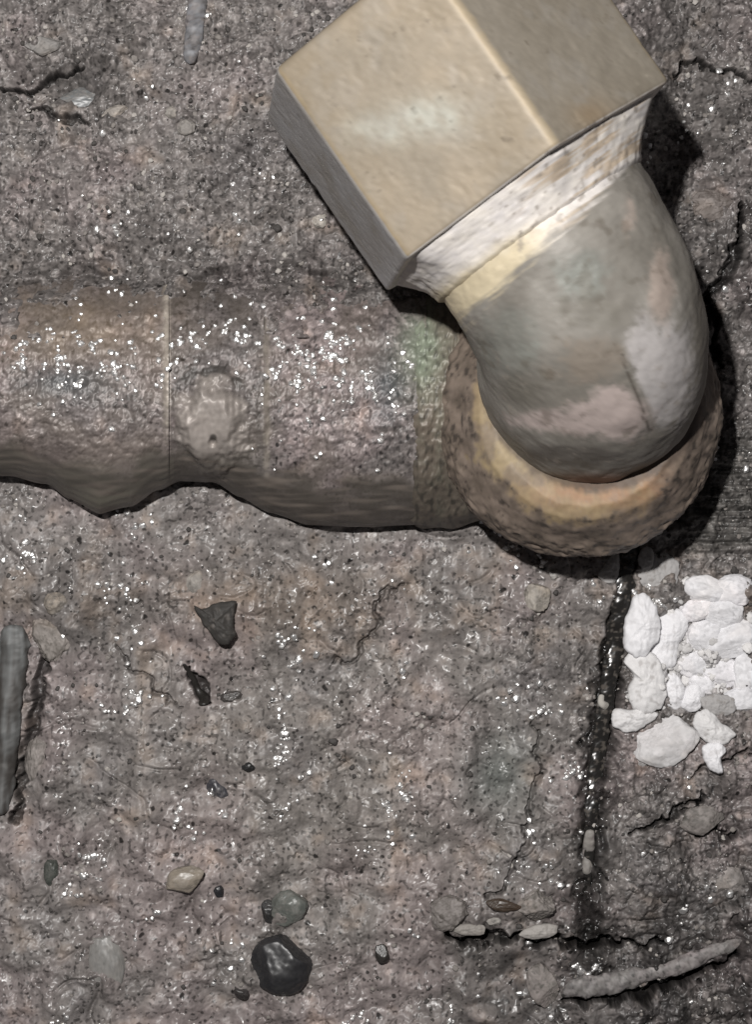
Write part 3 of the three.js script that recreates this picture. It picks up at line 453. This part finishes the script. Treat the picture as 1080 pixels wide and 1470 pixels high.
// a stick or strip along points in picture units: [u, v, half width]; flat < 1 presses it down
function stick(name, pts, flat, lift, colFn, mat, label, category, o = {}) {
  const cv = new THREE.CatmullRomCurve3(pts.map(([u, v]) => { const h = soil(u, v), q = plane(u, v, h); return new THREE.Vector3(q[0], h * 0.5 + (o.base ?? 0), q[1]); }), false, 'centripetal'), n = o.n ?? 120, sd = seedN += 13;
  const hs = []; for (let i = 0; i <= n; i++) { const c = cv.getPoint(i / n); let a = 0; for (let k = -3; k <= 3; k++) { const e = cv.getPoint(clamp(i / n + k * 0.03)); a += soil(e.x, e.z) / 7; } hs.push(a); }
  for (let pass = 0; pass < 14; pass++) for (let i = 1, last = hs[0]; i < n; i++) { const x = (last + 2 * hs[i] + hs[i + 1]) / 4; last = hs[i]; hs[i] = x; }
  const g = sheet(36, n, (s, t) => {
    const c = cv.getPoint(t), T = cv.getTangent(t), L = Math.hypot(T.x, T.z) || 1, nx = -T.z / L, nz = T.x / L, a = s * Math.PI * 2, k = t * (pts.length - 1), i = Math.min(pts.length - 2, Math.floor(k));
    let r = mix(pts[i][2], pts[i + 1][2], k - i) * Math.sqrt(clamp(1 - (2 * t - 1) ** 16)); const w = f3(c.x / 14 + Math.cos(a) * 1.2 + sd, Math.sin(a) * 1.2, c.z / 14, 3); r *= 1 + (o.rough ?? 0.25) * w;
    const y = r * flat * Math.sin(a); return [c.x + nx * r * Math.cos(a), hs[Math.round(t * n)] + mix(lift, o.liftEnd ?? lift, sm(0.35, 0.8, t)) + y, c.z + nz * r * Math.cos(a)];
  }, (P, s, t) => colFn(P, s, t), mat, true);
  return tag(mesh(name, g, mat), label, category, o.group);
}
const nz = (P, k, o = 0) => n2(P[0] / k + o, P[2] / k);

// white flakes beside the seam, from the photograph's outlines
const W = [0.76, 0.755, 0.775], W2 = [0.68, 0.67, 0.67], W3 = [0.36, 0.35, 0.345];
chip('white_flake', [[909, 880], [918, 863], [932, 866], [943, 884], [946, 905], [936, 925], [922, 936], [906, 930], [903, 905]], 18, W, chalkMat, 'tall smooth white flake standing right against the black seam', 'flake', { dirt: 0.2 });
chip('white_flake_001', [[946, 896], [962, 886], [982, 888], [984, 906], [974, 925], [968, 950], [955, 955], [943, 942], [940, 918]], 16, W, chalkMat, 'waisted white flake just right of the tall flake at the seam', 'flake', { dirt: 0.25 });
chip('white_flake_002', [[903, 955], [921, 942], [941, 950], [950, 975], [951, 1000], [936, 1016], [917, 1013], [908, 990], [914, 972]], 15, W2, chalkMat, 'white flake with a grey hollow directly below the tall flake', 'flake', { dirt: 0.45 });
chip('white_flake_003', [[955, 975], [968, 970], [980, 985], [982, 1005], [970, 1014], [955, 1002]], 14, W, chalkMat, 'small bluish white flake left of the bean shaped flake', 'flake', { dirt: 0.3 });
chip('white_flake_004', [[984, 1000], [992, 988], [1004, 985], [1011, 996], [1006, 1014], [992, 1019], [983, 1012]], 15, W, chalkMat, 'small clean bean shaped white flake above the round white lump', 'flake', { dirt: 0.1 });
chip('white_flake_005', [[889, 1022], [908, 1022], [925, 1018], [938, 1028], [922, 1042], [902, 1048], [888, 1040]], 14, W2, chalkMat, 'low white flake touching the seam left above the round lump', 'flake', { dirt: 0.4 });
chip('white_flake_006', [[1006, 1030], [1020, 1025], [1036, 1040], [1052, 1052], [1042, 1064], [1020, 1062], [1006, 1048]], 14, W2, chalkMat, 'slanting pale flake right of the round white lump', 'flake', { dirt: 0.45 });
chip('white_flake_007', [[1016, 1076], [1036, 1072], [1042, 1080], [1036, 1090], [1038, 1106], [1026, 1104], [1016, 1090]], 14, W, chalkMat, 'lowest white flake, hooked, near the right edge', 'flake', { dirt: 0.3 });
stone('plaster_lump', 1016, 848, 58, 40, 30, -0.4, W, chalkMat, 'white plaster: upper row of the white patch, its left lump', 'plaster', { dirt: 0.12, facets: 5, rough: 0.07, detail: 14 });
stone('plaster_lump_001', 1058, 848, 56, 42, 30, -0.0, W, chalkMat, 'white plaster: upper row of the white patch, the lump at the right edge', 'plaster', { dirt: 0.12, facets: 5, rough: 0.07, detail: 14 });
stone('plaster_lump_002', 1002, 874, 42, 32, 30, 0.3, W, chalkMat, 'white plaster: small lump under the left end of the upper row', 'plaster', { dirt: 0.12, facets: 5, rough: 0.07, detail: 14 });
stone('plaster_lump_003', 1040, 880, 52, 40, 30, -0.1, W, chalkMat, 'white plaster: middle sized lump below the gap of the upper row', 'plaster', { dirt: 0.12, facets: 5, rough: 0.07, detail: 14 });
stone('plaster_lump_004', 1052, 918, 68, 54, 30, 0.3, W, chalkMat, 'white plaster: biggest and brightest lump at the right edge', 'plaster', { dirt: 0.12, facets: 5, rough: 0.07, detail: 14 });
stone('plaster_lump_005', 1012, 912, 46, 42, 30, -0.2, W, chalkMat, 'white plaster: round lump left of the brightest one', 'plaster', { dirt: 0.12, facets: 5, rough: 0.07, detail: 14 });
stone('plaster_lump_006', 1000, 948, 52, 44, 30, 0.2, W, chalkMat, 'white plaster: lump right of the waisted flake, lower side of the patch', 'plaster', { dirt: 0.12, facets: 5, rough: 0.07, detail: 14 });
stone('plaster_lump_007', 1038, 962, 60, 48, 30, -0.2, W, chalkMat, 'white plaster: broad lump just below the brightest one', 'plaster', { dirt: 0.12, facets: 5, rough: 0.07, detail: 14 });
stone('plaster_lump_008', 1072, 966, 46, 60, 30, 0.2, W, chalkMat, 'white plaster: tall lump cut by the right edge below the brightest one', 'plaster', { dirt: 0.12, facets: 5, rough: 0.07, detail: 14 });
stone('plaster_lump_009', 1012, 980, 40, 32, 30, -0.3, W, chalkMat, 'white plaster: small lump above the muddy grey scrap', 'plaster', { dirt: 0.12, facets: 5, rough: 0.07, detail: 14 });
stone('plaster_lump_010', 1066, 1004, 50, 32, 30, 0.1, W, chalkMat, 'white plaster: flat lump at the right edge, lowest of its column', 'plaster', { dirt: 0.12, facets: 5, rough: 0.07, detail: 14 });
chip('white_plaster', [[922, 822], [934, 806], [952, 800], [968, 812], [966, 836], [950, 846], [934, 842], [922, 836]], 10, W3, chalkMat, 'greyish plaster scrap at the top of the white patch below the elbow', 'plaster', { dirt: 0.5 });
chip('white_plaster_001', [[920, 800], [930, 788], [938, 794], [936, 812], [926, 818]], 10, W3, chalkMat, 'narrow grey white scrap beside the seam under the elbow shadow', 'plaster', { dirt: 0.4 });
chip('white_plaster_002', [[864, 826], [876, 806], [886, 798], [888, 820], [882, 834]], 9, W3, chalkMat, 'pale scrap left of the seam at the edge of the elbow shadow', 'plaster', { dirt: 0.35 });
chip('white_plaster_003', [[1012, 1006], [1034, 1000], [1054, 1006], [1050, 1022], [1028, 1024]], 9, W3, chalkMat, 'muddy grey plaster scrap under the broad white lumps', 'plaster', { dirt: 0.55 });
stone('white_lump', 957, 1064, 84, 68, 44, 0.2, W2, chalkMat, 'large round white lump at the foot of the white patch', 'lump', { dirt: 0.25, facets: 9 });
stone('grey_pebble', 925, 1092, 26, 20, 16, 0, W3, dryStone, 'small grey pebble tucked below the round white lump', 'pebble', { dirt: 0.4 });

// single stones
stone('black_pebble', 405, 1384, 80, 76, 46, 0.4, [0.022, 0.022, 0.024], wetStone, 'round black pebble near the bottom edge', 'pebble', { dirt: 0.1, facets: 4, lump: 0.12, dirtOn: 0.4, lift: 3 });
stone('dark_stone', 414, 1303, 52, 44, 34, 0.5, [0.12, 0.13, 0.118], wetStone, 'grey green stone with black ends above the round black pebble', 'stone', { dirt: 0.3, facets: 4 });
stone('black_shard', 386, 1310, 22, 34, 18, 0.3, [0.02, 0.02, 0.02], wetStone, 'black shard against the left side of the grey green stone', 'shard', { dirt: 0.1, facets: 10 });
chip('dark_shard', [[284, 874], [294, 878], [308, 872], [332, 870], [329, 890], [331, 910], [319, 919], [305, 908], [294, 893]], 12, [0.035, 0.032, 0.029], dryStone, 'dark pointed stone shard below the middle of the pipe', 'shard', { dirt: 0.35 });
stone('oval_pebble', 332, 1000, 28, 17, 16, 0, [0.05, 0.045, 0.042], wetStone, 'small dark oval pebble right of the black twig', 'pebble', { dirt: 0.2 });
stick('black_twig', [[263, 952, 3], [276, 972, 4], [285, 990, 5], [292, 1000, 9], [293, 1012, 9]], 0.8, 5, () => [0.02, 0.018, 0.016], wetStone, 'short black twig with a thick lower end', 'twig', { n: 60 });
stone('black_chip', 312, 1134, 28, 34, 14, 0.5, [0.035, 0.036, 0.045], wetStone, 'small blue black chip left of centre in the lower soil', 'chip', { dirt: 0.3 });
stone('black_crumb', 313, 1278, 14, 20, 10, 0.4, [0.02, 0.02, 0.022], wetStone, 'tiny black crumb right of the cream pebble', 'crumb', { dirt: 0 });
stone('black_crumb_001', 357, 1101, 18, 12, 10, 0, [0.02, 0.02, 0.02], wetStone, 'tiny black crumb alone above the blue black chip', 'crumb', { dirt: 0 });
stone('green_stone', 72, 1251, 20, 38, 18, -0.1, [0.05, 0.058, 0.05], wetStone, 'narrow dark green stone near the lower left edge', 'stone', { dirt: 0.2 });
stone('cream_pebble', 263, 1262, 52, 34, 24, 0.3, [0.27, 0.235, 0.19], wetStone, 'cream pebble half sunk in the lower left soil', 'pebble', { dirt: 0.3 });
stone('pale_pebble', 772, 856, 36, 40, 30, 0.4, [0.36, 0.33, 0.29], dryStone, 'pale cream pebble below the elbow, left of the seam', 'pebble', { dirt: 0.2 });
stone('pale_pebble_001', 797, 825, 18, 14, 14, 0.2, [0.34, 0.33, 0.31], dryStone, 'tiny pale pebble just under the elbow rim', 'pebble', { dirt: 0.2 });
stone('pale_pebble_002', 280, 836, 34, 42, 20, 0.2, [0.27, 0.25, 0.225], dryStone, 'pale flat pebble above the dark pointed shard', 'pebble', { dirt: 0.4 });
stone('pale_pebble_003', 79, 864, 30, 30, 26, 0.4, [0.26, 0.235, 0.205], dryStone, 'pale rounded pebble near the left edge below the pipe', 'pebble', { dirt: 0.4 });
stone('tan_clod', 75, 915, 52, 66, 40, 0.1, [0.20, 0.175, 0.145], dryStone, 'tan clod beside the grey stake at the left edge', 'clod', { soil: 1.12, detail: 20, rough: 0.1 });
stone('tan_clod_001', 55, 1090, 34, 64, 34, -0.1, [0.21, 0.19, 0.165], dryStone, 'long tan clod beside the lower end of the grey stake', 'clod', { soil: 1.12, detail: 20, rough: 0.1 });
stone('tan_clod_002', 645, 1312, 52, 46, 38, 0.3, [0.19, 0.165, 0.14], dryStone, 'tan clod at the left end of the bottom crack', 'clod', { soil: 1.12, detail: 20, rough: 0.1 });
stone('tan_clod_003', 768, 1300, 52, 44, 34, 0.3, [0.19, 0.17, 0.145], dryStone, 'rounded tan clod at the right end of the bottom crack', 'clod', { soil: 1.12, detail: 20, rough: 0.1 });
stone('brown_pebble', 722, 1300, 44, 16, 12, -0.1, [0.045, 0.03, 0.02], wetStone, 'dark brown sliver between the two tan clods', 'sliver', { dirt: 0.1 });
chip('pale_sliver', [[648, 1332], [668, 1329], [692, 1332], [690, 1340], [664, 1341]], 6, [0.27, 0.25, 0.23], dryStone, 'pale sliver in the left part of the bottom crack', 'sliver', { dirt: 0.3 });
stone('pale_bead', 709, 1322, 20, 13, 14, 0, [0.33, 0.32, 0.29], dryStone, 'upper of two pale beads of stone in the bottom crack', 'pebble', { dirt: 0.2 });
stone('pale_bead_001', 711, 1337, 16, 12, 12, 0, [0.34, 0.32, 0.3], dryStone, 'lower of two pale beads of stone in the bottom crack', 'pebble', { dirt: 0.2 });
chip('pale_sliver_001', [[752, 1342], [775, 1330], [796, 1332], [794, 1342], [768, 1347]], 7, [0.34, 0.32, 0.30], dryStone, 'brightest pale sliver at the right of the bottom crack', 'sliver', { dirt: 0.25 });
stone('slate_stone', 112, 146, 66, 34, 20, 0.1, [0.14, 0.15, 0.155], wetStone, 'slate grey stone in the dark hollow at upper left', 'stone', { dirt: 0.5 });
stone('pale_pebble_004', 164, 160, 34, 14, 14, 0.35, [0.31, 0.28, 0.25], dryStone, 'slanting pale pebble right of the slate stone', 'pebble', { dirt: 0.2 });
stone('grey_pebble_001', 62, 66, 48, 26, 18, 0.2, [0.23, 0.22, 0.21], dryStone, 'flat light grey pebble in the upper left corner', 'pebble', { dirt: 0.45 });
stone('pale_pebble_005', 458, 314, 20, 24, 16, 0.2, [0.38, 0.35, 0.31], dryStone, 'pale pebble close to the left edge of the nut', 'pebble', { dirt: 0.15 });
stone('pale_pebble_006', 268, 182, 26, 22, 18, 0.5, [0.27, 0.25, 0.23], dryStone, 'light pebble in the middle of the upper soil', 'pebble', { dirt: 0.4 });
stone('pale_pebble_007', 248, 160, 22, 16, 14, 0.2, [0.27, 0.25, 0.225], dryStone, 'light pebble up and left of the middle one in the upper soil', 'pebble', { dirt: 0.4 });
stone('black_crumb_002', 549, 1370, 18, 26, 12, 0.3, [0.025, 0.022, 0.02], wetStone, 'small black crumb right of the round black pebble', 'crumb', { dirt: 0.1 });
stone('black_crumb_003', 346, 1424, 22, 16, 10, -0.5, [0.025, 0.022, 0.022], wetStone, 'small black crumb below left of the round black pebble', 'crumb', { dirt: 0.1 });
stone('grey_stone', 1048, 1262, 40, 40, 28, 0.4, [0.27, 0.25, 0.235], dryStone, 'light grey stone at the right edge of the lower soil', 'stone', { dirt: 0.4 });
stone('grey_stone_001', 1012, 1176, 60, 40, 34, 0.2, [0.19, 0.175, 0.155], dryStone, 'rounded muddy stone between the two cracks at right', 'stone', { soil: 1.1, detail: 20 });
stone('grey_stone_002', 780, 1415, 40, 54, 26, 0.3, [0.20, 0.185, 0.16], dryStone, 'muddy stone left of the grey stick', 'stone', { soil: 1.1, detail: 20 });
stone('brown_stone', 1030, 290, 60, 44, 30, 0.3, [0.16, 0.125, 0.105], dryStone, 'brown stone right of the elbow at the right edge', 'stone', { soil: 0.9, detail: 24, rough: 0.14, lump: 0.4 });
stone('pale_stone', 150, 1385, 50, 90, 24, 0.1, [0.22, 0.215, 0.205], wetStone, 'long smooth grey stone sunk in the lower left soil', 'stone', { dirt: 0.4, lump: 0.1 });
// sticks
const barkCol = (a, b) => (P) => { const k = n2(P[0] / 26, P[2] / 7), f = n2(P[0] / 5, P[2] / 5); const [u, v] = pic(P), L = soilLook(u + 500, v, true), q = sm(-0.15, 0.3, n2(P[0] / 19 + 9, P[2] / 19) + 0.4 * f); return mix3(mix3(a, b, clamp(0.45 + 0.7 * k + 0.3 * f)), [L[0] * 0.9, L[1] * 0.9, L[2] * 0.92], 0.3 + 0.5 * q); };
stick('grey_stick', [[806, 1428, 6], [824, 1418, 14], [850, 1413, 16], [885, 1408, 15], [912, 1400, 14], [926, 1397, 9], [955, 1392, 10], [990, 1380, 12], [1025, 1366, 9], [1045, 1358, 10], [1066, 1350, 5]], 0.6, 6, (P) => { const [u, v] = pic(P), L = soilLook(u + 500, v, true); return mix3([L[0] * 1.1, L[1] * 1.12, L[2] * 1.15], barkCol([0.29, 0.28, 0.265], [0.09, 0.08, 0.072])(P), 0.6); }, woodMat, 'grey weathered stick lying over the crack at lower right', 'stick', { rough: 0.38, n: 240 });
stick('grey_twig', [[283, -10, 13], [281, 30, 13], [278, 62, 12], [272, 92, 9]], 0.7, 5, barkCol([0.22, 0.23, 0.25], [0.10, 0.10, 0.105]), woodMat, 'short blue grey twig at the top edge, left of the nut', 'twig', { n: 60 });
stick('pale_twig', [[848, 1190, 6], [846, 1215, 9], [842, 1255, 6]], 0.6, 5, barkCol([0.30, 0.285, 0.26], [0.18, 0.165, 0.15]), woodMat, 'pale splinter standing in the lower part of the seam', 'splinter', { n: 60 });
stick('pale_twig_001', [[864, 996, 4], [863, 1008, 5], [872, 1014, 6], [879, 1018, 4]], 0.8, 8, () => [0.4, 0.38, 0.35], chalkMat, 'tiny curled pale crumb lying on the black seam', 'crumb', { n: 50, rough: 0.1 });
stick('grey_stake', [[20, 896, 17], [20, 925, 22], [16, 980, 20], [11, 1040, 19], [5, 1100, 19], [0, 1170, 16]], 0.7, 6, (P) => mix3([0.16, 0.166, 0.166], [0.04, 0.036, 0.033], clamp(0.25 + sm(930, 990, pic(P)[1]) * 0.55 + 0.7 * n2(P[0] / 7, P[2] / 60) + 0.2 * nz(P, 9))), woodMat, 'weathered grey stake lying along the left edge', 'stake', { rough: 0.22 });
// the black strip in the seam
stick('black_strip', [[908, 760, 15], [900, 800, 15], [894, 850, 15], [887, 900, 15], [879, 945, 13], [871, 1000, 11], [861, 1065, 11], [852, 1140, 10], [847, 1200, 8], [846, 1270, 5]], 0.35, 13, (P) => { const k = sm(0.2, 0.5, nz(P, 9) + 0.6 * nz(P, 4, 7)); return mix3([0.016, 0.015, 0.014], [0.085, 0.075, 0.066], k); }, wetTar, 'black wet strip running down from the elbow past the white flakes', 'strip', { rough: 0.5, n: 360, liftEnd: 3 });
function lumpGeo() {   // a small broken grain
  const g = new THREE.IcosahedronGeometry(1, 3), p = g.attributes.position, n = new THREE.Vector3(), c = [];
  for (let i = 0; i < p.count; i++) { n.fromBufferAttribute(p, i).normalize(); const k = 1 + 0.42 * f3(n.x * 1.9 + 3, n.y * 1.9, n.z * 1.9, 3); p.setXYZ(i, n.x * k, n.y * k, n.z * k); c.push(1, 1, 1); }
  g.setAttribute('color', new THREE.Float32BufferAttribute(c, 3)); const o = smoothLump((g.scale(1e-2, 1e-2, 1e-2), g)); o.scale(100, 100, 100); o.deleteAttribute('color'); return o;
}
// ---------- wet grit: loose grains nobody could count, some of them shining ----------
{
  const r = rng(4242), geo = lumpGeo(), m = new THREE.Matrix4(), q = new THREE.Quaternion(), e = new THREE.Euler(), c = new THREE.Color(), p = new THREE.Vector3(), sc = new THREE.Vector3();
  const dull = new THREE.MeshPhysicalMaterial({ roughness: 0.75 }), shine = new THREE.MeshPhysicalMaterial({ roughness: 0.42, metalness: 0.85 });   // water films bright as metal
  const clump = (u, v) => clamp(0.4 + 0.9 * n2(u / 75 + 31, v / 75)) * (0.25 + 0.75 * sm(-0.1, 0.4, n2(u / 22, v / 22 + 13)));
  function scatter(name, label, material, N, parent, place, size, tone) {
    const o = new THREE.InstancedMesh(geo, material, N); o.name = name; o.castShadow = o.receiveShadow = true;
    for (let n = 0; n < N;) {
      if (!place(p)) continue;
      const k = size(); e.set((r() - 0.5) * 0.9, r() * 6.283, (r() - 0.5) * 0.9); q.setFromEuler(e); p.y += k * 0.2;
      m.compose(p.clone().multiplyScalar(M), q, sc.set(k * (0.8 + 0.5 * r()) * M, k * (0.45 + 0.3 * r()) * M, k * (0.8 + 0.3 * r()) * M));
      o.setMatrixAt(n, m); o.setColorAt(n, c.setRGB(...tone())); n++;
    }
    parent.add(o); o.userData.kind = 'stuff'; if (label) tag(o, label, 'grit'); return o;
  }
  const onSoil = (f) => (P) => { const U = -60 + r() * 1200, V = -60 + r() * 1600, [u, v] = toPic(U, V); if (r() > f(u, v)) return false; P.set(U - CU, soil(U, V), V - CV); return true; };
  const grain = () => { const t = r(); return t < 0.45 ? [0.05, 0.045, 0.042] : t < 0.85 ? [0.2, 0.182, 0.168] : [0.38, 0.355, 0.33]; };
  scatter('wet_grit', 'loose wet grains of grit scattered over the soil', dull, 4500, scene, onSoil((u, v) => clump(u, v) * (0.2 + 0.8 * grainy(u, v))), () => 1.2 + 2.8 * r() ** 3 + (r() < 0.02 ? 2.5 : 0), grain);
  scatter('shining_grit', 'tiny wet grains that shine white in the flash all over the soil', shine, 950, scene, onSoil((u, v) => (clump(u + 900, v) * sm(-0.25, 0.3, n2(u / 120 + 4, v / 120 + 9))) ** 2.6 * (0.3 + 0.7 * sm(380, 760, v))), () => 2.2 + 3.6 * r() ** 2, () => [0.75, 0.74, 0.73]);
  const onPipe = (f) => (P) => { const [u0, u1, F] = pipeF[Math.floor(r() * 3)], s = r(), a = F(s, 0.12 + 0.55 * r()), [u, v] = pic(a); if (u > 250 && u < 360 && v > 545) return false; if (r() > f(u, v)) return false; P.set(a[0] - CU, a[1], a[2] - CV); return true; };
  scatter('wet_grit', null, shine, 460, fit, onPipe((u, v) => clamp(clump(u, v + 500) * (0.03 + 0.06 * (1 - sm(420, 460, v))) + (1.6 * blob(u, v, 120, 515, 130, 34) + 1.4 * blob(u, v, 455, 520, 66, 50) + 0.8 * blob(u, v, 555, 560, 22, 50) + 0.7 * blob(u, v, 318, 480, 30, 20)) * sm(-0.1, 0.35, n2(u / 20, v / 20 + 50)))), () => 2 + 2.8 * r() ** 2, () => [0.75, 0.74, 0.73]);
  const chalkBits = new THREE.MeshPhysicalMaterial({ roughness: 0.8 });
  scatter('white_crumbs', 'fine white plaster crumbs strewn between the white flakes', chalkBits, 420, scene, onSoil((u, v) => u > 880 ? sm(0.15, 0.6, 0.75 - Math.hypot((u - 1000) / 140, (v - 935) / 150) + 0.5 * n2(u / 18, v / 18)) : 0), () => 2 + 6 * r() ** 2.5, () => { const k = 0.45 + 0.25 * r(); return [k, k * 0.98, k * 0.97]; });
}

renderer.render(scene, camera);
